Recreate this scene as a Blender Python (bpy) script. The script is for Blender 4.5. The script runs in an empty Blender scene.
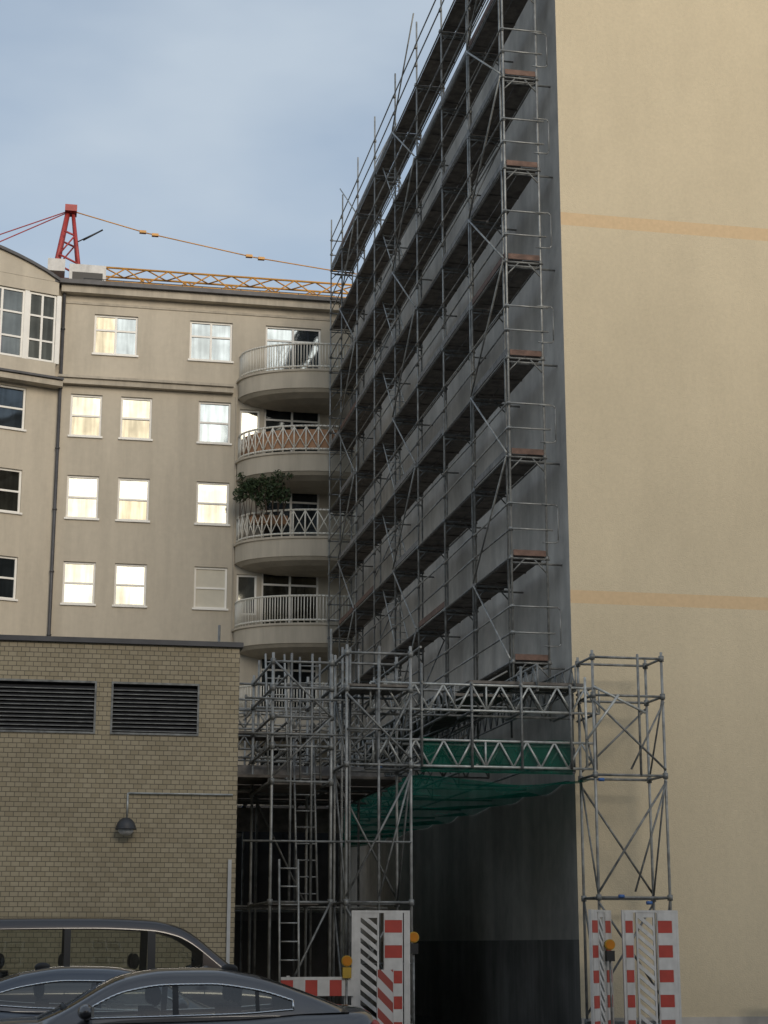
import bpy, math, random
import numpy as np
from mathutils import Matrix, Vector
random.seed(7)
R=math.radians
scene=bpy.context.scene
COL=scene.collection

# ------------------------------------------------------------------ materials
def nodes(name):
    m=bpy.data.materials.new(name); m.use_nodes=True
    nt=m.node_tree; b=nt.nodes['Principled BSDF']
    return m,nt,b
def N(nt,t,**k):
    n=nt.nodes.new(t)
    for a,v in k.items(): setattr(n,a,v)
    return n
def mathn(nt,op,a,b=None,c=None):
    n=N(nt,'ShaderNodeMath',operation=op)
    for i,v in enumerate((a,b,c)):
        if v is None: continue
        if isinstance(v,(int,float)): n.inputs[i].default_value=v
        else: nt.links.new(v,n.inputs[i])
    return n.outputs[0]
def noise(nt,scale,detail=4,sc=(1,1,1),rough=.6):
    tc=N(nt,'ShaderNodeTexCoord'); mp=N(nt,'ShaderNodeMapping')
    mp.inputs['Scale'].default_value=sc
    nt.links.new(tc.outputs['Object'],mp.inputs['Vector'])
    n=N(nt,'ShaderNodeTexNoise'); n.inputs['Scale'].default_value=scale
    n.inputs['Detail'].default_value=detail; n.inputs['Roughness'].default_value=rough
    nt.links.new(mp.outputs[0],n.inputs['Vector'])
    return n.outputs['Fac']
def ramp(nt,fac,stops):
    r=N(nt,'ShaderNodeValToRGB')
    e=r.color_ramp.elements
    while len(e)<len(stops): e.new(.5)
    for i,(p,c) in enumerate(stops):
        e[i].position=p; e[i].color=tuple(c)+(1,) if len(c)==3 else c
    nt.links.new(fac,r.inputs[0]); return r.outputs[0]
def mixc(nt,fac,a,b,mode='MIX'):
    n=N(nt,'ShaderNodeMix',data_type='RGBA',blend_type=mode)
    if isinstance(fac,(int,float)): n.inputs[0].default_value=fac
    else: nt.links.new(fac,n.inputs[0])
    for i,v in ((6,a),(7,b)):
        if isinstance(v,tuple): n.inputs[i].default_value=v+(1,)
        else: nt.links.new(v,n.inputs[i])
    return n.outputs[2]
def mul(c,k): return tuple(x*k for x in c)
def plain(name,c,rough=.6,metal=0,var=.15,vs=3,bump=0,bs=60,spec=.5,streak=0,sz=(1,1,.12),coat=0,blot=None,det=2):
    m,nt,b=nodes(name)
    col=ramp(nt,noise(nt,vs,det),[(.3,mul(c,1-var)),(.7,mul(c,1+var))])
    if streak:
        s=ramp(nt,noise(nt,2.2,4,sz,.7),[(.35,(1-streak,)*3),(.6,(1,1,1))])
        col=mixc(nt,1.0,col,s,'MULTIPLY')
    if blot:
        s=ramp(nt,noise(nt,blot[0],4,(1,1,1),.65),[(.38,(blot[1],)*3),(.62,(1,1,1))])
        col=mixc(nt,1.0,col,s,'MULTIPLY')
    nt.links.new(col,b.inputs['Base Color'])
    b.inputs['Roughness'].default_value=rough; b.inputs['Metallic'].default_value=metal
    b.inputs['Specular IOR Level'].default_value=spec
    b.inputs['Coat Weight'].default_value=coat
    if bump:
        bn=N(nt,'ShaderNodeBump'); bn.inputs['Strength'].default_value=bump; bn.inputs['Distance'].default_value=.02
        nt.links.new(noise(nt,bs,1),bn.inputs['Height']); nt.links.new(bn.outputs[0],b.inputs['Normal'])
    return m
M={}
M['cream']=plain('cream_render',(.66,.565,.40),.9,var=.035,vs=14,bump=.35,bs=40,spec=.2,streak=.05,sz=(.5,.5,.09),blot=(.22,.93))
M['band']=plain('orange_band_render',(.66,.49,.30),.9,var=.05,vs=10,spec=.2)
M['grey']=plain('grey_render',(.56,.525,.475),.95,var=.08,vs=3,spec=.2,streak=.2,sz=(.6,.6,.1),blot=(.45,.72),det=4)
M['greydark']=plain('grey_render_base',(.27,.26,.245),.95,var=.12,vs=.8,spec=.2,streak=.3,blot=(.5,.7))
M['facade']=plain('facade_render',(.54,.485,.395),.9,var=.035,vs=5,spec=.2,streak=.12,sz=(.8,.8,.1))
M['balc']=plain('balcony_render',(.53,.475,.385),.9,var=.06,vs=1.2,spec=.2,streak=.17)
M['cornice']=plain('cornice_stone',(.48,.43,.35),.85,var=.08,vs=3,streak=.25)
M['white']=plain('white_frame_paint',(.82,.80,.75),.45,var=.04)
M['rail']=plain('cream_rail_paint',(.74,.71,.63),.5,var=.05)
M['zinc']=plain('zinc_sheet',(.08,.08,.085),.55,metal=.3,var=.2)
M['roof']=plain('roofing_felt',(.06,.06,.06),.95,var=.2,vs=5)
M['steel']=plain('galvanised_steel',(.20,.205,.20),.55,metal=.35,var=.4,vs=7)
M['steelm']=plain('galvanised_standard',(.29,.295,.285),.5,metal=.35,var=.35,vs=5)
M['steelb']=plain('bright_steel',(.44,.45,.43),.45,metal=.35,var=.25,vs=9)
M['deck']=plain('scaffold_deck_board',(.145,.13,.115),.85,var=.4,vs=5,det=3)
M['toe']=plain('toe_board_wood',(.14,.085,.065),.8,var=.35,vs=6)
M['toeg']=plain('toe_board_grey',(.20,.19,.18),.8,var=.35,vs=6)
M['blue']=plain('blue_tag',(.05,.13,.35),.6)
M['asphalt']=plain('asphalt',(.05,.05,.052),.9,var=.25,vs=8,bump=.5,bs=120)
M['paving']=plain('paving_concrete',(.19,.185,.175),.9,var=.15,vs=3)
M['kerb']=plain('kerb_granite',(.25,.25,.245),.85,var=.2,vs=12)
M['paint']=plain('road_paint',(.7,.7,.68),.7,var=.1,vs=6)
M['louvre']=plain('louvre_metal',(.055,.055,.058),.5,metal=.3,var=.15)
M['darkwall']=plain('dark_cladding',(.06,.06,.063),.8,var=.2,vs=2,streak=.3)
M['black']=plain('black_plastic',(.015,.015,.016),.5)
M['tyre']=plain('tyre_rubber',(.02,.02,.02),.9)
M['seat']=plain('seat_fabric',(.03,.03,.032),.9)
M['red']=plain('red_retroreflective',(.42,.055,.04),.45,var=.15)
M['wht']=plain('white_plastic',(.60,.59,.57),.5,var=.1,vs=5,streak=.22)
M['amber']=plain('amber_lens',(.50,.19,.02),.25,var=.1)
M['yellow']=plain('yellow_plastic',(.42,.27,.03),.5)
M['cranered']=plain('crane_red_paint',(.36,.045,.04),.5,var=.15)
M['craneyel']=plain('crane_yellow_paint',(.60,.30,.06),.5,var=.15)
M['brown']=plain('brown_timber',(.13,.07,.04),.75,var=.3,vs=8)
M['chrome']=plain('chrome_trim',(.7,.7,.71),.2,metal=1,var=.03)
M['leaf']=plain('leaf_green',(.035,.06,.022),.7,var=.5,vs=6)
M['trunkw']=plain('shrub_stem',(.1,.07,.05),.9)
M['copper']=plain('terracotta_paint',(.42,.24,.14),.8,var=.1)
M['oppos']=plain('opposite_facade_render',(.36,.31,.24),.9,var=.1)
M['blind']=plain('window_blind',(.62,.58,.48),.7,var=.05)

def carpaint(name,c):
    m,nt,b=nodes(name)
    b.inputs['Base Color'].default_value=c+(1,); b.inputs['Metallic'].default_value=.5
    b.inputs['Coat Weight'].default_value=1; b.inputs['Coat Roughness'].default_value=.03; b.inputs['Coat IOR'].default_value=1.6
    rg=ramp(nt,noise(nt,5,3),[(.3,(.28,.28,.28)),(.7,(.42,.42,.42))])
    nt.links.new(rg,b.inputs['Roughness']); return m
M['pvan']=carpaint('van_paint_black',(.022,.016,.016))
M['psed']=carpaint('car_paint_anthracite',(.075,.07,.072))
M['psed2']=carpaint('car_paint_slate_blue',(.05,.058,.075))
def glassmix(name,refl,rough=.02,tint=(.74,.76,.72)):
    m=bpy.data.materials.new(name); m.use_nodes=True; nt=m.node_tree; nt.nodes.clear()
    o=N(nt,'ShaderNodeOutputMaterial'); t=N(nt,'ShaderNodeBsdfTransparent'); t.inputs[0].default_value=tint+(1,)
    g=N(nt,'ShaderNodeBsdfGlossy'); g.inputs['Roughness'].default_value=rough; g.inputs[0].default_value=(.9,.9,.9,1)
    lw=N(nt,'ShaderNodeFresnel'); lw.inputs[0].default_value=refl
    mx=N(nt,'ShaderNodeMixShader'); nt.links.new(lw.outputs[0],mx.inputs[0]); nt.links.new(t.outputs[0],mx.inputs[1]); nt.links.new(g.outputs[0],mx.inputs[2])
    nt.links.new(mx.outputs[0],o.inputs[0]); return m
M['cglass']=glassmix('car_glass',1.8)
def pane(name,c,metal,rough=.05,bump=.1,bs=1.2,fold=.3):
    m,nt,b=nodes(name)
    b.inputs['Metallic'].default_value=metal; b.inputs['Roughness'].default_value=rough
    col=ramp(nt,noise(nt,.9,3),[(.35,mul(c,.62)),(.65,c)])
    fo=ramp(nt,noise(nt,7,2,(1,1,.06)),[(.35,(1-fold,)*3),(.65,(1,1,1))])
    nt.links.new(mixc(nt,1.0,col,fo,'MULTIPLY'),b.inputs['Base Color'])
    bn=N(nt,'ShaderNodeBump'); bn.inputs['Strength'].default_value=bump; bn.inputs['Distance'].default_value=.05
    nt.links.new(noise(nt,bs,1),bn.inputs['Height']); nt.links.new(bn.outputs[0],b.inputs['Normal']); return m
M['paneA']=pane('coated_window_glass',(.235,.235,.205),.9)
M['paneA2']=pane('coated_window_glass_warm',(.185,.175,.14),.9,fold=.4)
M['paneA3']=pane('coated_window_glass_pale',(.27,.275,.25),.85,fold=.2)
M['paneB']=pane('window_glass_blue_reflection',(.14,.17,.195),.8)  # blue-grey sky reflection put into the pane colour
M['paneC']=pane('window_glass_dark',(.05,.06,.065),.6)

# net
m=bpy.data.materials.new('green_debris_netting'); m.use_nodes=True; nt=m.node_tree; nt.nodes.clear()
o=N(nt,'ShaderNodeOutputMaterial'); d=N(nt,'ShaderNodeBsdfDiffuse'); tl=N(nt,'ShaderNodeBsdfTranslucent'); t=N(nt,'ShaderNodeBsdfTransparent')
col=ramp(nt,noise(nt,1.3,4),[(.3,(.008,.11,.075)),(.7,(.015,.21,.145))])
nt.links.new(col,d.inputs[0]); nt.links.new(col,tl.inputs[0])
m1=N(nt,'ShaderNodeMixShader'); m1.inputs[0].default_value=.6; nt.links.new(d.outputs[0],m1.inputs[1]); nt.links.new(tl.outputs[0],m1.inputs[2])
m2=N(nt,'ShaderNodeMixShader'); m2.inputs[0].default_value=.25; nt.links.new(m1.outputs[0],m2.inputs[1]); nt.links.new(t.outputs[0],m2.inputs[2])
nt.links.new(m2.outputs[0],o.inputs[0]); M['net']=m

# brick
m,nt,b=nodes('clinker_brick')
tc=N(nt,'ShaderNodeTexCoord'); sp=N(nt,'ShaderNodeSeparateXYZ'); nt.links.new(tc.outputs['Object'],sp.inputs[0])
cb=N(nt,'ShaderNodeCombineXYZ'); nt.links.new(mathn(nt,'ADD',sp.outputs[0],sp.outputs[1]),cb.inputs[0]); nt.links.new(sp.outputs[2],cb.inputs[1])
br=N(nt,'ShaderNodeTexBrick'); nt.links.new(cb.outputs[0],br.inputs['Vector'])
br.inputs['Scale'].default_value=1; br.inputs['Brick Width'].default_value=.125; br.inputs['Row Height'].default_value=.0725; br.offset=0.5
br.inputs['Mortar Size'].default_value=.006; br.inputs['Mortar Smooth'].default_value=.3; br.inputs['Bias'].default_value=-.2
br.inputs['Color1'].default_value=(.45,.375,.25,1); br.inputs['Color2'].default_value=(.36,.295,.185,1); br.inputs['Mortar'].default_value=(.17,.145,.10,1)
s=ramp(nt,noise(nt,.8,5),[(.3,(.78,.78,.78)),(.65,(1,1,1))])
nt.links.new(mixc(nt,1.0,br.outputs[0],s,'MULTIPLY'),b.inputs['Base Color']); b.inputs['Roughness'].default_value=.75
bn=N(nt,'ShaderNodeBump'); bn.inputs['Strength'].default_value=.6; bn.inputs['Distance'].default_value=.01; bn.invert=True
nt.links.new(br.outputs['Fac'],bn.inputs['Height']); nt.links.new(bn.outputs[0],b.inputs['Normal']); M['brick']=m

m,nt,b=nodes('red_white_diagonal')
tc=N(nt,'ShaderNodeTexCoord'); sp=N(nt,'ShaderNodeSeparateXYZ'); nt.links.new(tc.outputs['Object'],sp.inputs[0])
s=mathn(nt,'FRACT',mathn(nt,'MULTIPLY',mathn(nt,'ADD',sp.outputs[0],sp.outputs[2]),3.2))
s=mathn(nt,'GREATER_THAN',s,.5)
nt.links.new(mixc(nt,s,(.55,.52,.5),(.30,.06,.045)),b.inputs['Base Color']); b.inputs['Roughness'].default_value=.5; M['diag']=m

# ------------------------------------------------------------------ mesh builder
class MB:
    def __init__(s): s.v=[];s.f=[];s.m=[];s.mats=[];s.sm=[]
    def mi(s,m):
        if m not in s.mats: s.mats.append(m)
        return s.mats.index(m)
    def face(s,idx,m,sm=False): s.f.append(idx);s.m.append(s.mi(m));s.sm.append(sm)
    def poly(s,pts,m,sm=False):
        n=len(s.v); s.v+= [tuple(p) for p in pts]; s.face(tuple(range(n,n+len(pts))),m,sm)
    def box(s,x0,x1,y0,y1,z0,z1,m):
        n=len(s.v)
        s.v+=[(x0,y0,z0),(x1,y0,z0),(x1,y1,z0),(x0,y1,z0),(x0,y0,z1),(x1,y0,z1),(x1,y1,z1),(x0,y1,z1)]
        for q in ((0,3,2,1),(4,5,6,7),(0,1,5,4),(1,2,6,5),(2,3,7,6),(3,0,4,7)): s.face(tuple(n+i for i in q),m)
    def bar(s,p,q,w,h,m):
        p=Vector(p);q=Vector(q);d=(q-p).normalized(); up=Vector((0,0,1)) if abs(d.z)<.95 else Vector((0,1,0))
        a=d.cross(up).normalized()*w/2; b=a.cross(d).normalized()*h/2; n=len(s.v)
        for c in (p,q):
            for sa,sb in ((-1,-1),(1,-1),(1,1),(-1,1)): s.v.append(tuple(c+a*sa+b*sb))
        for f in ((0,1,2,3),(7,6,5,4),(0,4,5,1),(1,5,6,2),(2,6,7,3),(3,7,4,0)): s.face(tuple(n+i for i in f),m)
    def tube(s,p,q,r,m,k=6,r2=None):
        p=Vector(p);q=Vector(q);d=(q-p)
        if d.length<1e-5: return
        d.normalize(); up=Vector((0,0,1)) if abs(d.z)<.95 else Vector((0,1,0))
        a=d.cross(up).normalized(); b=a.cross(d); n=len(s.v); r2=r if r2 is None else r2
        for c,rr in ((p,r),(q,r2)):
            for i in range(k):
                t=2*math.pi*i/k; s.v.append(tuple(c+a*rr*math.cos(t)+b*rr*math.sin(t)))
        for i in range(k): j=(i+1)%k; s.face((n+i,n+j,n+k+j,n+k+i),m,True)
        s.face(tuple(n+i for i in range(k))[::-1],m); s.face(tuple(n+k+i for i in range(k)),m)
    def path(s,pts,r,m,k=6):
        for a,b in zip(pts,pts[1:]): s.tube(a,b,r,m,k)
    def ell(s,c,rx,ry,rz,m,nu=12,nv=8,v0=0,v1=math.pi):
        n=len(s.v)
        for i in range(nv+1):
            t=v0+(v1-v0)*i/nv
            for j in range(nu):
                p=2*math.pi*j/nu; s.v.append((c[0]+rx*math.sin(t)*math.cos(p),c[1]+ry*math.sin(t)*math.sin(p),c[2]+rz*math.cos(t)))
        for i in range(nv):
            for j in range(nu):
                k=(j+1)%nu; s.face((n+i*nu+j,n+(i+1)*nu+j,n+(i+1)*nu+k,n+i*nu+k),m,True)
    def build(s,name,parent=None,mat=None):
        me=bpy.data.meshes.new(name); me.from_pydata(s.v,[],s.f)
        for k in s.mats: me.materials.append(M[k])
        me.polygons.foreach_set('material_index',s.m); me.polygons.foreach_set('use_smooth',s.sm); me.update()
        o=bpy.data.objects.new(name,me); COL.objects.link(o)
        if mat is not None: o.matrix_world=mat
        if parent: o.parent=parent
        return o
def empty(name,mat=None):
    o=bpy.data.objects.new(name,None); COL.objects.link(o)
    if mat is not None: o.matrix_world=mat
    return o

def wall(mb,u0,u1,z0,z1,v,holes,depth,m,mr=None):
    us=sorted({u0,u1}|{h[0] for h in holes}|{h[1] for h in holes}); zs=sorted({z0,z1}|{h[2] for h in holes}|{h[3] for h in holes})
    us=[u for u in us if u0<=u<=u1]; zs=[z for z in zs if z0<=z<=z1]
    for a,b in zip(us,us[1:]):
        for c,d in zip(zs,zs[1:]):
            x=(a+b)/2;y=(c+d)/2
            if any(h[0]<x<h[1] and h[2]<y<h[3] for h in holes): continue
            mb.poly([(a,v,c),(b,v,c),(b,v,d),(a,v,d)],m)
    mr=mr or m
    for a,b,c,d in holes:
        w=v+depth
        mb.poly([(a,v,c),(a,w,c),(a,w,d),(a,v,d)],mr); mb.poly([(b,w,c),(b,v,c),(b,v,d),(b,w,d)],mr)
        mb.poly([(a,v,d),(a,w,d),(b,w,d),(b,v,d)],mr); mb.poly([(a,w,c),(a,v,c),(b,v,c),(b,w,c)],mr)
def window(fr,pn,a,b,c,d,v,cols=1,rows=(.48,),pm='paneA',sill=True,t=.065,dep=.13):
    y0=v+dep-.06; y1=v+dep-.005
    fr.box(a,a+t,y0,y1,c,d,'white'); fr.box(b-t,b,y0,y1,c,d,'white')
    fr.box(a+t,b-t,y0+.002,y1,d-t,d,'white'); fr.box(a+t,b-t,y0+.002,y1,c,c+t,'white')
    zs=[c+t]+[c+(d-c)*r for r in rows]+[d-t]
    for z in zs[1:-1]: fr.box(a+t,b-t,y0+.006,y1,z-.03,z+.03,'white')
    w=(b-a-2*t)/cols
    for i in range(1,cols): fr.box(a+t+w*i-.035,a+t+w*i+.035,y0+.004,y1,c+t,d-t,'white')
    y=v+dep-.02
    pms=list(pm) if isinstance(pm,(list,tuple)) else [pm]*cols
    for i in range(cols):
        for j in range(len(zs)-1):
            k=pms[i]
            if k=='paneA': k=random.choice(['paneA','paneA2','paneA3'])
            tl=random.uniform(-.006,.006); tz=random.uniform(-.006,.006)
            pn.poly([(a+t+w*i,y+tl-tz,zs[j]),(a+t+w*(i+1),y-tl-tz,zs[j]),(a+t+w*(i+1),y-tl+tz,zs[j+1]),(a+t+w*i,y+tl+tz,zs[j+1])],k)
    if sill: fr.box(a-.05,b+.05,v-.06,v+.02,c-.05,c+.01,'white')

# ------------------------------------------------------------------ ground
g=MB(); g.poly([(-1500,-1500,0),(1500,-1500,0),(1500,1500,0),(-1500,1500,0)],'asphalt'); g.build('ground')
g=MB(); g.poly([(-200,3,.004),(200,3,.004),(200,21.6,.004),(-200,21.6,.004)],'asphalt'); 
for i in range(-20,20): g.poly([(i*6,9.9,.008),(i*6+3,9.9,.008),(i*6+3,10.05,.008),(i*6,10.05,.008)],'paint')
g.build('road')
g=MB(); g.box(-60,60,21.75,31.1,-.2,.12,'paving')
for i in range(-60,60): g.box(i+.02,i+.98,21.6,21.745,-.2,.13,'kerb')
g.build('pavement')
g=MB(); g.box(-60,60,-10,2.85,-.2,.12,'paving')
for i in range(-60,60): g.box(i+.02,i+.98,2.855,3.0,-.2,.13,'kerb')
g.build('pavement')

# ------------------------------------------------------------------ tall cream building
TB=empty('tall_cream_building')
W=9.74; VF=31.2; TOP=22.95
b=MB()
zs=[.45,7.93,8.18,15.53,15.80,TOP]
for i,(a,c) in enumerate(zip(zs,zs[1:])):
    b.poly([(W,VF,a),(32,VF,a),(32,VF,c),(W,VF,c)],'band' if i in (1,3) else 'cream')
b.poly([(32,VF,0),(32,58,0),(32,58,TOP),(32,VF,TOP)],'cream')
b.poly([(W,58,0),(32,58,0),(32,58,TOP),(W,58,TOP)],'cream')
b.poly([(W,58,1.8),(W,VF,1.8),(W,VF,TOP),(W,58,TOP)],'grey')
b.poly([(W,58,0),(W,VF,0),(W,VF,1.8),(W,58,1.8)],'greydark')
b.build('walls',TB)
b=MB(); b.box(W-.0,32,VF-.03,VF+.0-.002,0,.45,'grey'); b.build('plinth',TB)
b=MB(); b.poly([(W,VF,TOP),(32,VF,TOP),(32,58,TOP),(W,58,TOP)],'roof')
b.box(W-.04,W+.3,VF-.04,58,TOP+.004,TOP+.06,'zinc'); b.box(W+.3,32,VF-.04,VF+.3,TOP+.004,TOP+.06,'zinc'); b.build('roof',TB)

# ------------------------------------------------------------------ apartment building at the back
AP=empty('apartment_building')
V=55.0
wm=MB(); fr=MB(); pn=MB(); tr=MB()
holes=[];wins=[]
rows=[(17.5,18.9),(14.8,16.2),(12.05,13.4),(9.3,10.65),(6.55,7.9),(3.8,5.15)]
pmap={0:['paneA','paneA','paneB'],1:['paneA','paneA','paneA'],2:['paneA','paneA','blind'],3:['paneC']*3,4:['paneC']*3,5:['paneC']*3}
for k,(c,d) in enumerate(rows):
    for i,(a,bb) in enumerate([(.65,1.65),(2.25,3.25),(4.75,5.8)]):
        holes.append((a,bb,c,d)); wins.append((a,bb,c,d,1,(.5,),pmap[k][i],True))
for a,bb,pm in [(1.3,2.7,('paneA2','paneB')),(4.4,5.8,('paneB','paneB'))]:
    holes.append((a,bb,20.3,21.65)); wins.append((a,bb,20.3,21.65,2,(.62,),pm,True))
for k in range(6):
    zf=19.25-2.75*k
    holes.append((6.9,8.75,zf,zf+2.4)); wins.append((6.9,8.75,zf,zf+2.4,2,(.8,),['paneB','paneC','paneB','paneA','paneC','paneC'][k],False))
    if k in(1,3): holes.append((6.1,6.75,zf+.9,zf+2.2)); wins.append((6.1,6.75,zf+.9,zf+2.2,1,(),'paneA',False))
wall(wm,.2,W-.003,0,22.5,V,holes,.14,'facade')
for w in wins: window(fr,pn,w[0],w[1],w[2],w[3],V,w[4],w[5],w[6],w[7])
tr.box(.2,5.85,V-.22,V-.002,19.18,19.36,'cornice'); tr.box(.2,5.85,V-.30,V-.004,19.36,19.44,'cornice')
tr.box(.2,W-.01,V-.3,V-.002,22.25,22.5,'cornice'); tr.box(-.1,W-.01,V-.45,V+.3,22.5,22.64,'zinc')
tr.box(.1,W-.01,V-.03,V-.003,21.95,22.03,'cornice')
wm.box(.2,W-.003,V+.31,V+12,22.3,22.6,'roof'); wm.poly([(W,V+12,0),(.2,V+12,0),(.2,V+12,22.3),(W,V+12,22.3)],'facade')
for i in range(14):
    u=.9+i*.65; tr.tube((u,V+.5,22.6),(u,V+.5,23.05),.012,'zinc')
tr.tube((.9,V+.5,23.05),(9.3,V+.5,23.05),.012,'zinc')
tr.box(1.3,2.0,V+2,V+2.8,22.6,23.3,'zinc')
tr.tube((.3,V-.12,0),(.3,V-.12,22.3),.055,'zinc',8)
for z in range(1,22,2): tr.tube((.3,V-.12,z),(.3,V-.12,z+.05),.075,'zinc',8)
tr.box(5.95,6.0,V-.05,V-.003,3,19.1,'cornice')
wm.build('walls',AP); fr.build('window_frames',AP); pn.build('window_panes',AP); tr.build('cornice_gutter_and_downpipe',AP)
WM=Matrix.Translation((.2,V,0))@Matrix.Rotation(R(18),4,'Z')
wm=MB();fr=MB();pn=MB();tr=MB()
holes=[];wins=[]
for k,(c,d) in enumerate(rows):
    for a in (-2.0,-4.6,-7.2):
        holes.append((a,a+1.0,c,d)); wins.append((a,a+1,c,d,1,(.5,),'paneA' if k==1 else ('paneB' if k==0 else 'paneC'),True))
wall(wm,-10,0,0,22.5,0,holes,.14,'facade')
for w in wins: window(fr,pn,w[0],w[1],w[2],w[3],0,w[4],w[5],w[6],w[7])
wm.box(-6.05,-.2,-.35,-.003,19.1,19.75,'facade'); wm.box(-6.05,-.2,-.35,-.003,22.05,22.5,'facade')
for a,bb in ((-1.15,-.25),(-2.75,-1.3),(-4.35,-2.9),(-5.9,-4.5)):
    window(fr,pn,a,bb,19.78,22.03,-.33,2,(.3,.66),'paneA3' if a<-1.2 else 'paneA2',False,.06,.1)
for a in (-1.3,-2.9,-4.5,-.24,-6.04): fr.box(a,a+.15,-.33,-.02,19.75,22.05,'white')
tr.box(-10,.05,-.42,-.004,19.0,19.18,'cornice'); tr.box(-10,.05,-.5,-.006,19.2,19.27,'zinc')
pts=[]
for i in range(17):
    t=i/16; x=-.2-7.6*t; z=22.62+.95*math.sin(math.pi*min(1,t*1.0))**.85
    pts.append((x,z))
for (xa,za),(xb,zb) in zip(pts,pts[1:]):
    wm.poly([(xb,-.36,22.5),(xa,-.36,22.5),(xa,-.36,za),(xb,-.36,zb)],'facade')
    tr.poly([(xb,-.46,zb),(xa,-.46,za),(xa,3,za),(xb,3,zb)],'zinc'); tr.poly([(xb,-.46,zb-.1),(xa,-.46,za-.1),(xa,-.46,za),(xb,-.46,zb)],'zinc')
    tr.poly([(xa,-.46,za-.1),(xb,-.46,zb-.1),(xb,-.36,zb-.1),(xa,-.36,za-.1)],'zinc')
wm.box(-10,0,.3,10,22.3,22.6,'roof'); wm.poly([(-10,0,0),(-10,10,0),(-10,10,22.5),(-10,0,22.5)],'facade')
for o,n in ((wm,'wing_walls'),(fr,'wing_window_frames'),(pn,'wing_window_panes'),(tr,'wing_cornice')): o.build(n,AP,WM)

# balconies
def balcony(k):
    zb=18.70-2.75*k; cx,cy,A,B=9.0,V,2.98,1.85
    e=empty('balcony'); e.parent=AP
    mb=MB(); n=40; th0,th1=math.pi,math.pi+R(102)
    def P(t,s,z): return (cx+A*s*math.cos(t),cy+B*s*math.sin(t)-.001,z)
    T=[th0+(th1-th0)*i/n for i in range(n+1)]
    prof=[(.55,zb),(.80,zb+.08),(.94,zb+.20),(.985,zb+.3),(1,zb+.31),(1,zb+.86),(1.02,zb+.87),(1.02,zb+.94),(.95,zb+.94),(.95,zb+.50),(0,zb+.50)]
    for a,c in zip(T,T[1:]):
        for (s0,z0),(s1,z1) in zip(prof,prof[1:]):
            mb.poly([P(a,s0,z0),P(c,s0,z0),P(c,s1,z1),P(a,s1,z1)],'balc')
        mb.poly([P(a,0,zb),P(c,0,zb),P(c,.55,zb),P(a,.55,zb)],'balc')
    mb.build('curved_slab',e)
    r=MB(); z0=zb+1.04; z1=zb+1.80
    for a,c in zip(T,T[1:]):
        for z in (z0,z1): r.tube(P(a,.98,z),P(c,.98,z),.034,'rail',6)
    m=26
    for i in range(m+1):
        t=th0+(th1-th0)*i/m
        if k in (1,2):
            if i%2==0: r.tube(P(t,.98,z0-.1),P(t,.98,z1),.026,'rail')
            if i%2==0 and i<m-1:
                t2=th0+(th1-th0)*(i+2)/m
                r.tube(P(t,.98,z0+.02),P(t2,.98,z1-.02),.018,'rail'); r.tube(P(t2,.98,z0+.02),P(t,.98,z1-.02),.018,'rail')
        else:
            r.tube(P(t,.98,z0-.1),P(t,.98,z1),.018,'rail')
            t2=t+(th1-th0)/m*.5
            if i<m: r.tube(P(t2,.98,z0),P(t2,.98,z1),.013,'rail')
    r.build('railing',e)
    if k==1:
        q=MB(); 
        for a,c in zip(T,T[1:]): q.poly([P(a,.95,z0),P(c,.95,z0),P(c,.95,z1-.1),P(a,.95,z1-.1)],'copper')
        q.build('privacy_screen',e)
for k in range(6): balcony(k)

def leaves(mb,c,rx,ry,rz,n,s,m='leaf'):
    for _ in range(n):
        while True:
            p=[random.uniform(-1,1) for _ in range(3)]
            if sum(x*x for x in p)<1: break
        o=Vector((c[0]+p[0]*rx,c[1]+p[1]*ry,c[2]+p[2]*rz))
        a=Vector([random.gauss(0,1) for _ in range(3)]).normalized(); b=a.cross(Vector([random.gauss(0,1) for _ in range(3)])).normalized()
        l=s*random.uniform(.6,1.5)
        mb.poly([o-a*l,o+b*l*.35,o+a*l,o-b*l*.35],m)
e=empty('potted_shrub')
mb=MB()
for i in range(9):
    u=6.05+i*.16; leaves(mb,(u,54.0-.1*i,15.3+random.uniform(0,.45)),.24,.24,.3,190,.065)
    for _ in range(3): 
        q=(u+random.uniform(-.3,.3),53.9-.1*i,15.75+random.uniform(0,.4)); mb.tube((u,54.0-.1*i,14.8),q,.012,'trunkw',5,.004); leaves(mb,q,.12,.1,.13,30,.05)
mb.build('foliage',e)
mb=MB(); mb.box(6.4,7.6,54.2,54.5,14.72,15.0,'copper'); mb.build('planter_box',e)

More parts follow.
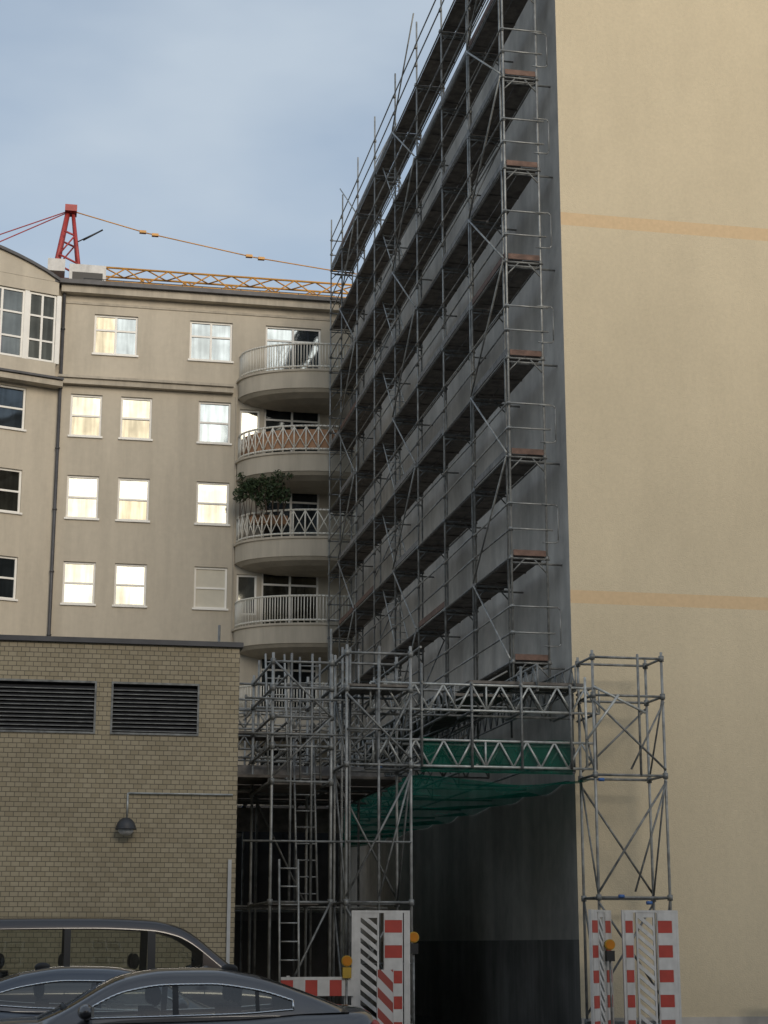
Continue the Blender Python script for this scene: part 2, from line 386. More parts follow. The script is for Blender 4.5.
# ------------------------------------------------------------------ brick building
BB=empty('brick_building'); V0=27.0
wm=MB(); lv=MB()
holes=[(-.95,.90,4.80,5.60),(1.12,2.46,4.80,5.60)]
wall(wm,-14,3.07,0,6.18,V0,holes,.22,'brick')
wm.poly([(3.07,V0,0),(3.07,36,0),(3.07,36,6.18),(3.07,V0,6.18)],'brick')
wm.poly([(-14,V0,6.1),(3.07,V0,6.1),(3.07,36,6.1),(-14,36,6.1)],'roof'); wm.poly([(3.07,36,0),(-14,36,0),(-14,36,6.18),(3.07,36,6.18)],'brick'); wm.poly([(-14,36,0),(-14,V0,0),(-14,V0,6.18),(-14,36,6.18)],'brick')
wm.build('walls',BB)
for a,bb,c,d in holes:
    lv.box(a,bb,V0+.2,V0+.215,c,d,'black')
    for q in ((a,a+.03,c,d),(bb-.03,bb,c,d),(a+.03,bb-.03,c,c+.03),(a+.03,bb-.03,d-.03,d)): lv.box(q[0],q[1],V0-.015,V0+.1,q[2],q[3],'steel')
    z=c+.06
    while z<d-.07:
        lv.poly([(a+.03,V0+.0,z),(bb-.03,V0+.0,z),(bb-.03,V0+.07,z+.055),(a+.03,V0+.07,z+.055)],'louvre')
        lv.poly([(a+.03,V0+.0,z-.012),(bb-.03,V0+.0,z-.012),(bb-.03,V0+.0,z),(a+.03,V0+.0,z)],'steel'); z+=.062
lv.build('louvre_grilles',BB)
t=MB(); t.box(-14,3.12,V0-.05,V0+.25,6.184,6.26,'zinc'); t.box(2.87,3.12,V0+.25,36,6.184,6.26,'zinc')
t.build('roof_flashing',BB)
t=MB(); t.path([(3.0,V0-.03,3.92),(1.42,V0-.03,3.92),(1.42,V0-.03,3.55)],.014,'steelb')
t.build('conduit',BB)
t=MB(); t.box(2.95,3.0,V0-.05,V0-.004,1.2,2.95,'wht'); t.build('cable_duct',BB)
def walllamp(u,v,z):
    e=empty('wall_lamp'); t=MB()
    t.ell((u,v-.16,z),.15,.15,.17,'louvre',16,8,0,math.pi/2); t.ell((u,v-.16,z+.002),.12,.12,.1,'wht',16,6,math.pi/2,math.pi)
    t.tube((u,v,z+.12),(u,v-.12,z+.1),.03,'louvre',8); t.tube((u,v-.16,z-.01),(u,v-.16,z+.012),.158,'louvre',16)
    t.build('lamp_housing',e)
walllamp(1.4,V0,3.38)
walllamp(4.3,37.8,4.0)

LB=empty('passage_outbuilding')
b=MB(); b.box(3.1,6.6,38,50,0,4.5,'darkwall'); b.box(3.0,6.7,37.9,50.1,4.504,4.6,'zinc')
for i in range(7): b.box(3.3+i*.5,3.32+i*.5,37.97,37.998,.1,4.3,'black')
b.box(4.2,5.2,37.95,37.99,0,2.2,'black')
b.build('walls',LB)

# ------------------------------------------------------------------ facade scaffolding
SC=empty('facade_scaffolding')
UO,UI=8.72,9.42
VS=[31.6+2.75*i for i in range(8)]+[52.75]
LV=[6.9+2*k for k in range(9)]
st=MB(); lg=MB(); dk=MB(); tb=MB(); tie=MB(); lad=MB()
r=.023
def coup(mb,x,y,z): mb.tube((x,y,z-.04),(x,y,z+.04),.042,'steel',6)
for i,v in enumerate(VS):
    top=24.62+random.uniform(-.05,.05)
    j=random.uniform(-.025,.025)
    sm='steelm' if i%3!=1 else 'steel'
    st.tube((UO,v,5.75),(UO+j,v,top),r,sm,7); st.tube((UI,v,5.75),(UI+j,v,23.9),r,sm,7)
    for k,z in enumerate(LV):
        st.tube((UO-.05,v,z-.07),(UI+.05,v,z-.07),.022,'steel'); st.tube((UO,v,z+1.9-.05),(UI,v,z+1.9-.05),.018,'steel') if k<8 else None
        st.tube((UO,v,z-.35),(UO+.25,v,z-.08),.015,'steel'); st.tube((UI,v,z-.35),(UI-.25,v,z-.08),.015,'steel')
        for h in (.5,1.0): coup(st,UO,v,z+h)
        coup(st,UO,v,z-.05); coup(st,UI,v,z-.05)
        if (i+k)%2==0 or i==0: tie.tube((UO+.1,v+.08,z-.15),(W,v+.08,z-.15),.02,'steel')
for i,(a,c) in enumerate(zip(VS,VS[1:])):
    for k,z in enumerate(LV):
        for h in (.5,1.0): 
            s0=random.uniform(-.02,.02)
            lg.tube((UO-.03,a,z+h+s0),(UO-.03,c,z+h-s0),.019,random.choice(['steel','steel','steelm']))
        lg.tube((UO-.0,a,z-.03),(UO-.0,c,z-.03),.02,'steel')
        if k%2==0: lg.tube((UI,a,z-.05),(UI,c,z-.05),.018,'steel')
        g0=UO+.035
        for q in range(2):
            s=random.uniform(-.012,.012)
            dk.box(g0+q*.33,g0+q*.33+.31,a+.03,c-.03,z-.045+s,z+.0+s,'deck')
            for vv in (a+.3,(a+c)/2,c-.3): dk.box(g0+q*.33,g0+q*.33+.31,vv,vv+.04,z-.07+s,z-.046+s,'deck')
        if random.random()<.5: tb.box(UO-.012,UO+.012,a+.03,c-.03,z+.02,z+.15,'toeg' if random.random()<.8 else 'toe')
    for k in range(9):
        z=LV[k]
        if i%3==0 or (i==6 and k%2==0):
            if (k+i//3)%2==0: lg.tube((UO-.06,a,z),(UO-.06,c,z+1.95),.02,'steelm')
            else: lg.tube((UO-.06,c,z),(UO-.06,a,z+1.95),.02,'steelm')
        if i==4 and k<8:
            d0,d1=(a+.4,c-.5)
            for uu in (UO+.12,UO+.48): lad.tube((uu,d0,z),(uu,d1,z+2.0),.018,'steelb')
            for s in range(9):
                t=(s+.5)/9; lad.tube((UO+.12,d0+(d1-d0)*t,z+2*t),(UO+.48,d0+(d1-d0)*t,z+2*t),.012,'steelb')
v=VS[0]
for z in LV:
    for h in (.5,1.0): lg.tube((UO-.05,v-.04,z+h),(UI+.12,v-.04,z+h),.018,'steelm')
    tb.box(UO+.03,UI-.03,v-.05,v-.025,z-.02,z+.09,'toe')
    dj=random.uniform(-.05,.05)
    lg.path([(UI-.1,v-.05,z+.25+dj),(UI+.18,v-.05,z+.25+dj),(UI+.22,v-.05,z+.3+dj),(UI+.22,v-.05,z+.95+dj),(UI+.18,v-.05,z+1.0+dj),(UI-.1,v-.05,z+1.0+dj)],.013,'steelm')
v=VS[-1]
for z in LV:
    for h in (.5,1.0): lg.tube((UO-.05,v+.04,z+h),(UI,v+.04,z+h),.02,'steel')
for v in (VS[0],VS[1]):
    st.tube((UO-.0,v+.22,6.0),(UO-.0,v+.22,24.2),.022,'steelm')
for k in range(9):
    for c in (VS[1]-.1,VS[3]+.1,VS[5]+.1): 
        if random.random()<.5: lg.tube((UO,c,LV[k]+.3),(UI,c+.3,LV[k]+1.8),.016,'steel')
st.build('standards',SC); lg.build('ledgers_guardrails_braces',SC); dk.build('decks',SC); tb.build('toe_boards',SC); tie.build('wall_ties',SC); lad.build('ladders',SC)

# ------------------------------------------------------------------ lattice girders
def girder(mb,p,q,h=.45,m='steelb',r=.024,step=.5):
    p=Vector(p);q=Vector(q);L=(q-p).length;n=max(2,int(L/step));u=Vector((0,0,h))
    mb.tube(p,q,r,m,7); mb.tube(p+u,q+u,r,m,7)
    for i in range(n):
        a=p+(q-p)*(i/n); c=p+(q-p)*((i+1)/n); mid=(a+c)/2
        mb.tube(a,mid+u,r*.8,m); mb.tube(mid+u,c,r*.8,m)
        if i%4==0: mb.tube(a,a+u,r*.8,m)
    mb.tube(q,q+u,r*.8,m)
LG=empty('lattice_girder_bridge')
mb=MB()
girder(mb,(5.7,30.0,5.70),(9.85,30.0,5.70)); girder(mb,(5.75,30.0,4.72),(9.75,30.0,4.72))
girder(mb,(5.7,30.75,5.70),(9.6,30.75,5.70),.45,'steel'); girder(mb,(5.75,30.75,4.72),(9.6,30.75,4.72),.45,'steel')
for u in (5.8,6.6,7.5,8.4,9.3,9.75):
    mb.tube((u,29.9,5.68),(u,31.0,5.68),.024,'steel'); mb.tube((u,29.95,4.7),(u,29.95,6.5 if u in(6.6,8.4) else 6.2),.024,'steel'); mb.tube((u,29.9,6.17),(u,31,6.17),.024,'steel')
girder(mb,(UO,30.0,6.1),(UO,52.5,6.1),.45,'steel'); girder(mb,(UI,30.0,6.1),(UI,52.5,6.1),.45,'steel',.02)
girder(mb,(7.2,30.0,5.7),(7.2,51,5.7),.45,'steel')
for v in VS[1:]:
    girder(mb,(6.6,v,5.2),(9.65,v,5.2),.45,'steel',.02)
    mb.tube((6.6,v,4.7),(6.6,v,6.9),.024,'steel'); mb.tube((7.6,v,4.7),(UO,v,6.9),.02,'steel')
    mb.tube((6.6,v,4.72),(9.7,v,4.72),.024,'steel')
for uu,z in ((6.6,4.75),(6.6,5.8),(6.6,6.8),(7.6,4.75),(8.7,4.75)): mb.tube((uu,30,z),(uu,52,z),.022,'steel')
for i in range(16):
    a=30+random.uniform(0,12); mb.tube((random.uniform(6.4,7.5),a,random.uniform(4.8,6)),(random.uniform(7.8,9.2),a+random.uniform(-.5,1.5),random.uniform(5.5,6.8)),.018,'steelm')
mb.build('girders',LG)
mb=MB()
mb.box(7.5,9.6,30.1,30.9,6.2,6.25,'deck')
for a,c in zip(VS[:-1],VS[1:]): 
    mb.box(7.3,8.65,a,c-.05,6.18,6.23,'deck')
mb.build('bridge_boards',LG)
mb=MB(); nu,nv=14,88
def netz(s,t):
    v=30.1+21.6*t; ph=((v-VS[0])/2.75)%1
    return 4.66-.13*math.sin(math.pi*ph)*(.5+.5*s)-.12*math.sin(math.pi*s)+.02*math.sin(v*3.1+s*9)
for i in range(nu):
    for j in range(nv):
        q=[]
        for a,c in ((i,j),(i+1,j),(i+1,j+1),(i,j+1)):
            s=a/nu;t=c/nv; q.append((6.6+(W-.02-6.6)*s,30.1+21.6*t,netz(s,t)))
        mb.poly(q,'net',True)
for i in range(30):
    a=6.6+2.75*i/30;c=6.6+2.75*(i+1)/30
    y0=30.06+.03*math.sin(a*9);y1=30.06+.03*math.sin(c*9)
    mb.poly([(a,y0,4.62),(c,y1,4.62),(c,y1,5.2+.02*math.sin(c*5)),(a,y0,5.2+.02*math.sin(a*5))],'net',True)
mb.build('debris_net')

# ------------------------------------------------------------------ scaffold towers
def tower(name,u0,u1,v0,v1,zt,levels,diag=True,r=.026):
    e=empty(name); mb=MB()
    C=[(u0,v0),(u1,v0),(u1,v1),(u0,v1)]
    for x,y in C:
        mb.tube((x,y,.05),(x,y,zt+.1),r,'steelm',8); mb.box(x-.08,x+.08,y-.08,y+.08,.12,.135,'steel')
        for z in levels: mb.tube((x,y,z-.05),(x,y,z+.05),.05,'steel',8)
    for z in levels:
        for (a,b),(c,d) in zip(C,C[1:]+C[:1]): mb.tube((a,b,z),(c,d,z),r*.9,'steel',7)
    if diag:
        for n,(za,zb) in enumerate(zip(levels,levels[1:])):
            if zb-za<.8: continue
            for (a,b),(c,d) in (((u0,v0-.04),(u1,v0-.04)),((u1,v1+.04),(u0,v1+.04))):
                mb.tube((a,b,za+.1),(c,d,zb-.1),r*.8,'steel') if n%2 else mb.tube((c,d,za+.1),(a,b,zb-.1),r*.8,'steel')
            if n in(1,2): mb.tube(((u0+u1)/2,v0-.05,za+.1),(u1,v0-.05,zb-.1),r*.7,'steel')
            mb.tube((u0,v0,za),(u0,v1,zb),r*.7,'steel'); mb.tube((u1,v1,za),(u1,v0,zb),r*.7,'steel')
    mb.build('tubes',e); return e
e=tower('scaffold_tower',9.66,10.95,29.75,30.6,6.7,[.4,2.5,4.6,6.0,6.68])
mb=MB()
mb.tube((10.5,29.74,4.6),(10.5,29.74,6.75),.024,'steel')
for p,q in (((9.66,29.7,6.14),(10.6,29.7,5.7)),((9.5,29.7,4.72),(9.5,29.7,6.3)),((9.5,29.66,5.2),(10.1,29.66,6.0))): mb.tube(p,q,.024,'steelb')
for u,z in ((10.0,2.56),(10.5,2.45),(9.7,4.55)): mb.tube((u,29.7,z-.04),(u+.1,29.7,z-.04),.03,'blue',8)
mb.build('bracing',e)
e=tower('scaffold_tower',5.24,6.36,29.75,30.95,6.66,[.4,2.4,4.7,6.0,6.62])
mb=MB(); mb.box(5.27,6.33,29.8,30.9,6.05,6.09,'deck'); mb.tube((5.8,29.75,.1),(5.8,29.75,6.6),.024,'steel')
for u in (5.36,5.5): mb.tube((u,30.9,0.2),(u,30.9,6.9),.024,'steel')
for z in (1.4,3.4,5.3): mb.tube((5.24,29.72,z),(6.36,29.72,z),.02,'steel')
mb.build('bracing',e)
ST=tower('scaffold_access_tower',3.98,5.0,29.9,32.6,6.5,[.4,2.4,4.4,5.0,5.5,6.0,6.45],False)
mb=MB()
def ladder(mb,u0,u1,va,vb,z0,z1,m='steel'):
    n=int((z1-z0)/.28)
    for u in (u0,u1): mb.tube((u,va,z0),(u,vb,z1),.02,m)
    for s in range(n):
        t=(s+.5)/n; y=va+(vb-va)*t; mb.tube((u0,y,z0+(z1-z0)*t),(u1,y,z0+(z1-z0)*t),.014,m)
ladder(mb,4.45,4.8,30.0,30.6,2.4,5.2); ladder(mb,4.1,4.45,31.2,31.9,4.4,6.9,'steelm'); ladder(mb,4.5,4.85,30.1,30.3,4.4,6.6)
mb.box(4.0,4.98,30.7,32.5,4.42,4.46,'deck'); mb.box(4.0,4.98,31.0,32.5,2.38,2.42,'deck')
for u in (4.3,4.66): mb.tube((u,29.9,2.4),(u,29.9,6.6),.022,'steel')
for p,q in (((4.0,29.86,4.5),(5.0,29.86,5.5)),((5.0,29.86,5.5),(4.0,29.86,6.45)),((5.0,32.6,2.4),(4.0,32.6,4.4)),((4.0,29.86,.4),(5.0,29.86,2.4))): mb.tube(p,q,.02,'steel')
for z in (3.4,5.2,5.8): mb.tube((3.5,29.85,z),(5.3,29.85,z),.02,'steel')
mb.build('ladders_and_boards',ST)
e=empty('ladder'); mb=MB(); ladder(mb,4.12,4.44,29.5,29.85,.12,3.1,'steelm')
mb.build('rails_and_rungs',e)
GS=empty('gantry_scaffolding'); mb=MB()
vs=[33.0,35.2,37.4]; us=[3.35,4.4,5.5,6.45]
for v in vs:
    for u in us: mb.tube((u,v,.1),(u,v,random.choice([6.9,7.3,7.6,6.6])),.025,'steel')
    for z in (2.4,4.5,4.95,5.5,6.0,6.5): mb.tube((3.1,v,z),(6.6,v,z+random.uniform(-.04,.04)),.023,'steel')
for u in us:
    for z in (4.55,5.05,5.55,6.4): mb.tube((u,31.0,z),(u,37.7,z),.023,'steel')
for i in range(26):
    u=random.uniform(3.2,5.9); v=random.choice(vs)-.05; mb.tube((u,v,random.uniform(4.4,5.6)),(u+random.uniform(-.9,1.1),v,random.uniform(5.6,7)),.02,'steel' if i%4 else 'steelm')
girder(mb,(3.1,32.9,5.1),(6.6,32.9,5.1),.4,'steel',.022); girder(mb,(3.1,35.1,5.9),(6.6,35.1,5.9),.4,'steel',.022)
for i in range(4): mb.box(3.2,6.5,31.2+i*1.6,32.6+i*1.6,4.58,4.63,'deck')
mb.box(3.2,5.2,33,34.2,5.56,5.61,'deck'); mb.box(3.15,6.5,37.2,37.25,4.0,4.5,'toeg')
mb.box(3.15,6.5,32.8,32.83,4.75,4.95,'toeg')
for i in range(40):
    u=random.choice(us);v=random.choice(vs);z=random.choice([4.5,4.95,5.5,6,6.5]); mb.tube((u,v,z-.05),(u,v,z+.05),.05,'steel' if i%6 else 'blue',7)
mb.build('tubes_and_boards',GS)

# ------------------------------------------------------------------ barriers
def fence_panel(w,layout,H,mat,name='construction_barrier_fence'):
    e=empty(name,mat); mb=MB(); t=.045
    mb.box(0,.035,0,t,0,H,'wht'); mb.box(w-.035,w,0,t,0,H,'wht'); mb.box(.035,w-.035,0,t,H-.04,H,'wht'); mb.box(.035,w-.035,0,t,0,.06,'wht')
    for kind,a,b in layout:
        if kind=='R':
            mb.box(a,b,.004,t-.004,.06,H-.04,'wht'); z=.16;n=0
            while z<H-.1:
                zt=min(z+.2,H-.06)
                mb.box(a+.015,b-.015,-.004,.002,z,zt,'red' if n%2==0 else 'wht'); mb.box(a+.015,b-.015,t-.002,t+.004,z,zt,'red' if n%2==0 else 'wht'); z+=.203;n+=1
        elif kind=='W': mb.box(a,b,.004,t-.004,.06,H-.04,'wht')
        else:
            for x in (a,b-.03): mb.box(x,x+.03,.006,t-.006,.06,H-.04,'wht')
            x0,x1=a+.03,b-.03; z=.0; sl=.22; th=.08
            while z<H-.3:
                za,zb=z+sl,z
                A=[(x0,max(za,.06)),(x1,max(zb,.06)),(x1,max(zb+th,.061)),(x0,za+th)]
                n=len(mb.v)
                for y in (.01,t-.01): mb.v+=[(p[0],y,p[1]) for p in A]
                for q in ((0,1,2,3),(7,6,5,4),(0,4,5,1),(1,5,6,2),(2,6,7,3),(3,7,4,0)): mb.face(tuple(n+i for i in q),'wht')
                z+=.165
            mb.box(x0,x1,.008,t-.008,H-.12,H-.04,'wht')
    mb.build('panel',e)
    f=MB(); f.box(w*.3,w*.7,-.25,.3,-.0,.1,'black'); f.build('foot',e)
fence_panel(.98,[('W',.035,.12),('S',.12,.46),('R',.54,.86),('W',.88,.945)],2.14,Matrix.Translation((5.27,29.35,.12)))
fence_panel(1.0,[('R',.04,.2),('S',.25,.58),('R',.62,.9),('W',.9,.965)],2.16,Matrix.Translation((9.93,29.35,.12)))
fence_panel(1.0,[('R',.04,.32),('S',.36,.64),('R',.68,.96)],2.16,Matrix.Translation((9.22,28.85,.12))@Matrix.Rotation(R(52),4,'Z'))
e=empty('barrier_board',Matrix.Translation((4.1,29.3,.12))); mb=MB()
for i in range(6): mb.box(i*.2,i*.2+.2,0,.04,.78,1.03,'red' if i%2==0 else 'wht')
mb.box(0,1.2,0,.04,1.032,1.08,'wht'); mb.box(0,1.2,0,.04,.2,.3,'wht')
for x in (.1,1.05): mb.box(x,x+.05,.042,.08,0,1.1,'wht'); mb.box(x-.08,x+.14,-.2,.3,0,.06,'black')
mb.build('board',e)
e=empty('warning_beacon',Matrix.Translation((5.56,28.6,.12))); mb=MB()
mb.box(0,.25,0,.04,.25,1.2,'diag'); mb.box(-.01,.0-.001,-.005,.045,.25,1.21,'wht'); mb.box(.251,.26,-.005,.045,.25,1.21,'wht'); mb.box(.1,.15,.005,.035,.0,.25,'black'); mb.box(-.1,.35,-.3,.35,0,.11,'black'); mb.build('board',e)
def wlamp(u,v,z,yb=False):
    e=empty('warning_lamp',Matrix.Translation((u,v,z))); mb=MB()
    mb.box(-.07,.07,-.05,.05,-.24,-.07,'yellow' if yb else 'black'); mb.tube((0,-.045,.03),(0,.045,.03),.075,'amber',18); mb.tube((0,-.03,.03),(0,.03,.03),.09,'yellow',18)
    mb.tube((0,0,-z+.12),(0,0,-.2),.02,'steel'); mb.build('lamp',e)
wlamp(6.32,29.4,1.80); wlamp(5.18,29.3,1.42,True); wlamp(9.68,29.3,1.68)
e=empty('timber_railing'); mb=MB()
for u in (13.05,14.6,16.2,17.8): mb.box(u,u+.09,30.3,30.4,.1,1.05,'brown')
for z in (.45,.95): mb.box(12.95,18.2,30.25,30.296,z,z+.1,'brown')
mb.build('posts_and_rails',e)

# ------------------------------------------------------------------ crane
CR=empty('tower_crane'); mb=MB(); cv=80
def lattice(mb,p,q,w,h,m,step,r):
    p=Vector(p);q=Vector(q);d=(q-p);L=d.length;d.normalize()
    if abs(d.z)>.9: a=Vector((1,0,0))*w;b=Vector((0,1,0))*h
    else: a=Vector((0,1,0))*w;b=Vector((0,0,1))*h
    C=[Vector((0,0,0)),a,a+b,b]
    for c in C: mb.tube(p+c,q+c,r,m)
    n=int(L/step)
    for i in range(n):
        s=p+d*(L*i/n);e=p+d*(L*(i+1)/n)
        for j in range(4): 
            c0,c1=C[j],C[(j+1)%4]
            if i%2: c0,c1=c1,c0
            mb.tube(s+c0,e+c1,r*.7,m)
lattice(mb,(-.3,cv,0),(-.3,cv,31),1.5,1.5,'craneyel',1.6,.07); mb.build('mast',CR)
mb=MB(); ap=(.55,cv+.7,36.2)
for y in (cv,cv+1.4):
    mb.tube((-.15,y,32.3),(ap[0]-.1,ap[1],36.2),.12,'cranered',8); mb.tube((1.15,y,32.3),(ap[0]+.1,ap[1],36.2),.09,'cranered',8)
    mb.tube((.1,y,33.6),(.95,y,33.2),.05,'cranered'); mb.tube((.3,y,34.8),(.8,y,34.6),.05,'cranered'); mb.tube((.1,y,33.6),(.8,y,34.6),.04,'cranered')
mb.tube((1.2,cv,34.4),(2.1,cv,35.0),.04,'black'); mb.tube((.95,cv,34.3),(2.1,cv,35.0),.03,'black')
mb.box(.28,.85,cv+.3,cv+1.1,36.0,36.32,'cranered'); mb.box(-.2,1.3,cv-.1,cv+1.5,31.9,32.4,'cranered'); mb.build('a_frame',CR)
mb=MB(); mb.box(.6,2.3,cv-1.2,cv-.2,31.5,32.7,'wht'); mb.box(.75,2.15,cv-1.23,cv-1.202,31.9,32.3,'black'); mb.box(-.4,.4,cv-1.2,cv-.2,32.3,32.9,'wht');mb.build('cab',CR)
mb=MB(); lattice(mb,(1.2,cv,32.4),(42,cv,32.4),1.2,.7,'craneyel',1.0,.05); lattice(mb,(-12,cv,31.6),(-.2,cv,31.6),1.2,.5,'craneyel',1.2,.05); mb.box(-12,-9.5,cv,cv+1.2,29.5,31.6,'oppos'); mb.build('jib',CR)
mb=MB(); mb.path([(.8,cv+.7,36.1),(4.2,cv+.7,35.3),(9.5,cv+.7,34.45),(14,cv+.7,34.0),(34,cv+.7,33.0)],.028,'craneyel')
for u,z in ((4.0,35.34),(4.6,35.23),(9.2,34.5),(9.8,34.42)): mb.box(u-.12,u+.2,cv+.6,cv+.8,z-.07,z+.05,'craneyel')
mb.path([(.5,cv+.7,36.1),(-11,cv+.7,29.6)],.028,'cranered'); mb.path([(.5,cv+.7,36.15),(-11,cv+.9,30.9)],.028,'cranered'); mb.build('pendant_ties',CR)

# ------------------------------------------------------------------ vehicles
def pch(P):
    X=np.array([p[0] for p in P],float);Y=np.array([p[1] for p in P],float)
    h=np.diff(X);d=np.diff(Y)/h;m=np.zeros(len(X));m[0]=d[0];m[-1]=d[-1]
    for i in range(1,len(X)-1):
        m[i]=0 if d[i-1]*d[i]<=0 else 2*d[i-1]*d[i]/(d[i-1]+d[i])
    def f(x):
        x=min(max(x,X[0]),X[-1]); i=min(int(np.searchsorted(X,x,side='right'))-1,len(h)-1); t=(x-X[i])/h[i]
        return float((2*t**3-3*t*t+1)*Y[i]+(t**3-2*t*t+t)*h[i]*m[i]+(-2*t**3+3*t*t)*Y[i+1]+(t**3-t*t)*h[i]*m[i+1])
    return f
def grid(mb,S,matf,sm=True):
    n=len(mb.v); k=len(S[0])
    for s in S: mb.v+=s
    for i in range(len(S)-1):
        for j in range(k-1):
            mb.face((n+i*k+j,n+(i+1)*k+j,n+(i+1)*k+j+1,n+i*k+j+1),matf(i,j),sm)
def vehicle(name,mat,paint,L,belt,width,roof,g0,g1,wb,wr,side,front,rear,Hh,zw,wheels,rr=.33,mirror=(1.9,1.08)):
    e=empty(name,mat); fb,fw,frf=pch(belt),pch(width),pch(roof)
    mb=MB(); xs=[L*i/70 for i in range(71)]; S=[]
    for x in xs:
        w,z=fw(x),fb(x); half=[(0,z+.03),(.5*w,z+.022),(.8*w,z-.0),(.92*w,z-.04),(.985*w,z-.13),(w,z-.26),(.995*w,z*.55),(.985*w,.42),(.95*w,.28),(.75*w,.22),(0,.2)]
        S.append([(x,-a,b) for a,b in half][::-1]+[(x,a,b) for a,b in half][1:])
    grid(mb,S,lambda i,j:paint)
    for s in (S[0],S[-1]): mb.poly(s,paint)
    for x in side:
        for sg in (-1,1):
            w=fw(x[0]); 
            for xx in (x[0]-.02,): mb.tube((xx,sg*(fw(xx)*.987+.001),fb(xx)-.13),(xx,sg*(fw(xx)*.999+.001),.45),.006,'black',4)
            xx=x[1]-.2; mb.bar((xx-.1,sg*(fw(xx)*1.0+.012),fb(xx)-.2),(xx+.1,sg*(fw(xx)*1.0+.012),fb(xx)-.2),.025,.03,paint)
    mb.build('body',e)
    gs=set([g0+(g1-g0)*i/60 for i in range(61)])|{a for s in side for a in s}|set(front)|set(rear)
    gs=sorted(gs); S=[]
    for x in gs:
        zb=fb(x)-.015; zr=max(frf(x),zb+.02); h=zr-zb; k=min(1,h/Hh)
        wbx=min(wb,fw(x)*.9); wt=wbx-(wb-wr)*k; t1,t2=.06/max(h,.12),1-.10/max(h,.2)
        def P(t): 
            zz=zb+t*(h-.05); return (wbx-(wbx-wt)*(t**1.25),zz)
        half=[P(0),P(min(.3,t1)),P(.5),P(max(.55,min(.9,t2))),P(1),(wt*.93,zr-.022),(wt*.8,zr-.006),(wt*.4,zr+.008),(0,zr+.012)]
        S.append([(x,-a,b) for a,b in half]+[(x,a,b) for a,b in half[::-1]][1:])
    K=len(S[0])
    def mf(i,j):
        x=(gs[i]+gs[i+1])/2; jj=min(j,K-2-j)
        if jj in (1,2) and any(a<x<b for a,b in side): return 'cglass'
        if jj>=5 and (front[0]<x<front[1] or rear[0]<x<rear[1]): return 'cglass'
        if jj in(1,2) : return 'black' if side[0][0]<x<side[-1][1] else paint
        return paint
    gm=MB(); grid(gm,S,mf); gm.build('greenhouse',e)
    tm=MB()
    for sg in (0,1):
        a=None
        for i,x in enumerate(gs):
            if side[0][0]-.01<=x<=side[-1][1]+.01:
                j=3 if sg==0 else K-4; jl=1 if sg==0 else K-2
                p=Vector(S[i][j])+Vector((0,-.006 if sg==0 else .006,0)); q=Vector(S[i][jl])+Vector((0,-.006 if sg==0 else .006,0))
                if a: tm.tube(a[0],p,.011,'chrome',5); tm.tube(a[1],q,.009,'chrome',5)
                else: tm.tube(p,q,.01,'chrome',5)
                a=(p,q)
        tm.tube(a[0],a[1],.011,'chrome',5)
    if name!='parked_van': tm.build('window_trim',e)
    sm_=MB()
    for sx in zw:
        for sy in (-.37,.37):
            sm_.box(sx-.06,sx+.08,sy-.22,sy+.22,.5,fb(sx)+.1,'seat'); sm_.ell((sx+.05,sy,fb(sx)+.22),.06,.14,.1,'seat',10,6)
    sm_.tube((zw[0]-.75,-.37,fb(zw[0])+.02),(zw[0]-.72,-.37,fb(zw[0])+.06),.18,'black',14)
    sm_.build('seats',e)
    mr=MB()
    for sg in (-1,1):
        x,z=mirror; y=sg*(fw(x)+.09)
        mr.ell((x,y,z),.08,.12,.075,paint,12,8); mr.bar((x+.02,sg*(fw(x)*.86),z-.07),(x+.02,y,z-.03),.05,.03,'black'); mr.box(x+.05,x+.075,y-.09,y+.09,z-.05,z+.05,'chrome')
    mr.build('door_mirrors',e)
    wl=MB()
    for x in wheels:
        for sg in (-1,1):
            y=sg*(fw(x)-.1); wl.tube((x,y-.105,rr),(x,y+.105,rr),rr,'tyre',28); wl.tube((x,y+sg*.106,rr),(x,y+sg*.112,rr),rr*.66,'steelb',20); wl.tube((x,y+sg*.112,rr),(x,y+sg*.13,rr),rr*.14,'black',10)
            for s in range(5):
                t=s*2*math.pi/5; wl.bar((x,y+sg*.118,rr),(x+rr*.62*math.cos(t),y+sg*.118,rr+rr*.62*math.sin(t)),.05,.015,'chrome')
    wl.build('wheels',e)
    lt=MB()
    for sg in (-1,1):
        lt.ell((.12,sg*fw(.2)*.72,fb(.2)-.13),.1,.17,.06,'chrome',12,8); lt.ell((L-.05,sg*fw(L-.1)*.78,fb(L-.1)-.14),.07,.2,.07,'red',12,8)
    lt.box(-.02,.04,-.5,.5,.3,.5,'black'); lt.box(L-.02,L+.03,-.26,.26,.62,.74,'wht'); lt.build('lights_and_plates',e)
    an=MB(); xr=(rear[0]-.25); an.ell((xr,0,frf(xr)+.02),.09,.02,.05,'black',10,6); an.build('antenna_fin',e)
    return e
SB=[(0,.60),(.12,.74),(.6,.89),(1.3,.97),(2.4,.985),(3.4,1.01),(4.1,1.06),(4.6,1.07),(4.74,1.03),(4.8,.85)]
SW=[(0,.55),(.15,.72),(.6,.86),(1.3,.905),(3.6,.92),(4.4,.87),(4.7,.78),(4.8,.66)]
SR=[(1.4,.97),(1.66,1.08),(2.3,1.40),(2.7,1.46),(3.1,1.465),(3.55,1.41),(4.03,1.26),(4.5,1.08)]
vehicle('parked_car',Matrix.Translation((-1.30,18.6,.004)),'psed',4.8,SB,SW,SR,1.42,4.48,.80,.60,[(1.95,2.74),(2.80,3.55),(3.59,3.92)],(1.46,2.28),(3.62,4.38),.48,[2.55,3.35],(.9,3.85))
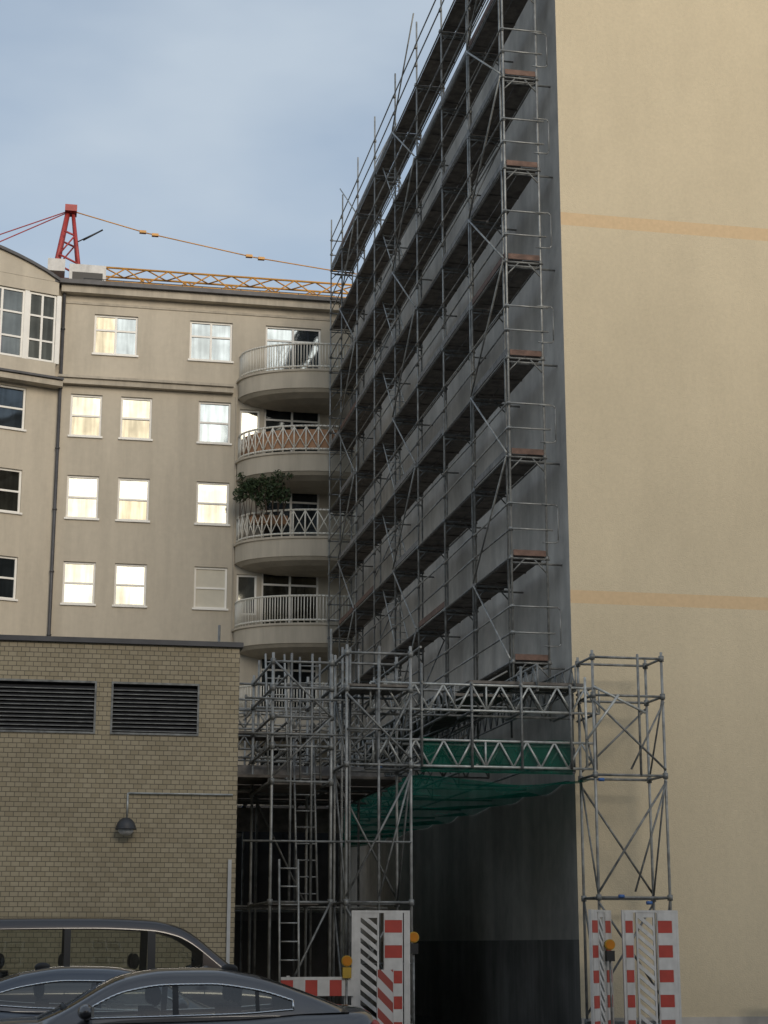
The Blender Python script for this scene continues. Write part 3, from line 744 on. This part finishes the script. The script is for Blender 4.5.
vehicle('parked_car',Matrix.Translation((3.58,20.6,.004))@Matrix.Rotation(math.pi,4,'Z'),'psed2',4.8,SB,SW,SR,1.42,4.48,.80,.60,[(1.95,2.74),(2.80,3.92)],(1.46,2.28),(3.62,4.38),.48,[2.55,3.35],(.9,3.85))
VB=[(0,.75),(.12,.9),(.5,1.08),(1.1,1.17),(2,1.2),(4.6,1.2),(4.85,1.15),(4.9,.9)]
VW=[(0,.65),(.2,.82),(.7,.93),(4.5,.95),(4.8,.9),(4.9,.82)]
VR=[(.95,1.17),(1.25,1.38),(1.95,1.87),(2.3,1.94),(3,1.965),(4.5,1.95),(4.7,1.88),(4.88,1.3)]
vehicle('parked_van',Matrix.Translation((3.85,23.9,.08))@Matrix.Rotation(math.pi,4,'Z'),'pvan',4.9,VB,VW,VR,.98,4.87,.90,.76,[(1.62,2.22),(2.32,3.28),(3.36,4.5)],(1.0,1.9),(4.72,4.85),.75,[2.4,3.3,4.1],(1.0,4.0),.34,(1.6,1.3))

# ------------------------------------------------------------------ unseen building behind the viewer, added and sized to shade the lower cream wall
OB=empty('unseen_shading_building'); wm=MB();fr=MB();pn=MB()
OM=Matrix.Translation((5,-14,0))@Matrix.Rotation(math.pi,4,'Z')
OH=21.5
holes=[(-40+i*4+1,-40+i*4+2.4,1.2+3.1*k,2.9+3.1*k) for i in range(20) for k in range(6)]
wall(wm,-40,40,0,OH,0,holes,.14,'oppos')
for h in holes: window(fr,pn,*h,0,2,(.7,),'paneC')
wm.box(-40,40,.3,14,0,OH-.05,'oppos'); wm.box(-40.2,40.2,-.3,14,OH,OH+.3,'zinc')
for o,n in ((wm,'walls'),(fr,'window_frames'),(pn,'window_panes')): o.build(n,OB,OM)

# ------------------------------------------------------------------ light
az,el=R(170),R(19)
to=Vector((math.sin(az)*math.cos(el),math.cos(az)*math.cos(el),math.sin(el)))
sl=bpy.data.lights.new('sun','SUN'); sl.energy=1.7; sl.angle=R(30); sl.color=(1,.89,.74)
so=bpy.data.objects.new('sun',sl); COL.objects.link(so); so.rotation_euler=(-to).to_track_quat('-Z','Y').to_euler()
w=bpy.data.worlds.new('World'); scene.world=w; w.use_nodes=True; nt=w.node_tree; bg=nt.nodes['Background']
sky=N(nt,'ShaderNodeTexSky'); sky.sky_type='NISHITA'; sky.sun_disc=False; sky.sun_elevation=el; sky.sun_rotation=az; sky.air_density=1.0; sky.dust_density=1.5
tc=N(nt,'ShaderNodeTexCoord'); mp=N(nt,'ShaderNodeMapping'); mp.inputs['Scale'].default_value=(1,1,2.4); nt.links.new(tc.outputs['Generated'],mp.inputs[0])
nz=N(nt,'ShaderNodeTexNoise'); nz.inputs['Scale'].default_value=3.6; nz.inputs['Detail'].default_value=5; nz.inputs['Roughness'].default_value=.45; nt.links.new(mp.outputs[0],nz.inputs['Vector'])
cf=ramp(nt,nz.outputs['Fac'],[(.38,(.42,.42,.42)),(.64,(.90,.90,.90))])
cc=mixc(nt,cf,sky.outputs[0],(4.15,4.8,5.5))
nt.links.new(cc,bg.inputs[0]); bg.inputs[1].default_value=.13

# ------------------------------------------------------------------ camera
cd=bpy.data.cameras.new('camera'); co=bpy.data.objects.new('camera',cd); COL.objects.link(co)
cd.sensor_fit='VERTICAL'; cd.sensor_height=36; cd.lens=1764/1024*36; cd.clip_end=4000
co.location=(0,0,1.7); co.rotation_euler=(R(90+13.8),0,R(-11.2)); scene.camera=co
scene.view_settings.view_transform='Standard'; scene.view_settings.look='None'; scene.view_settings.exposure=0
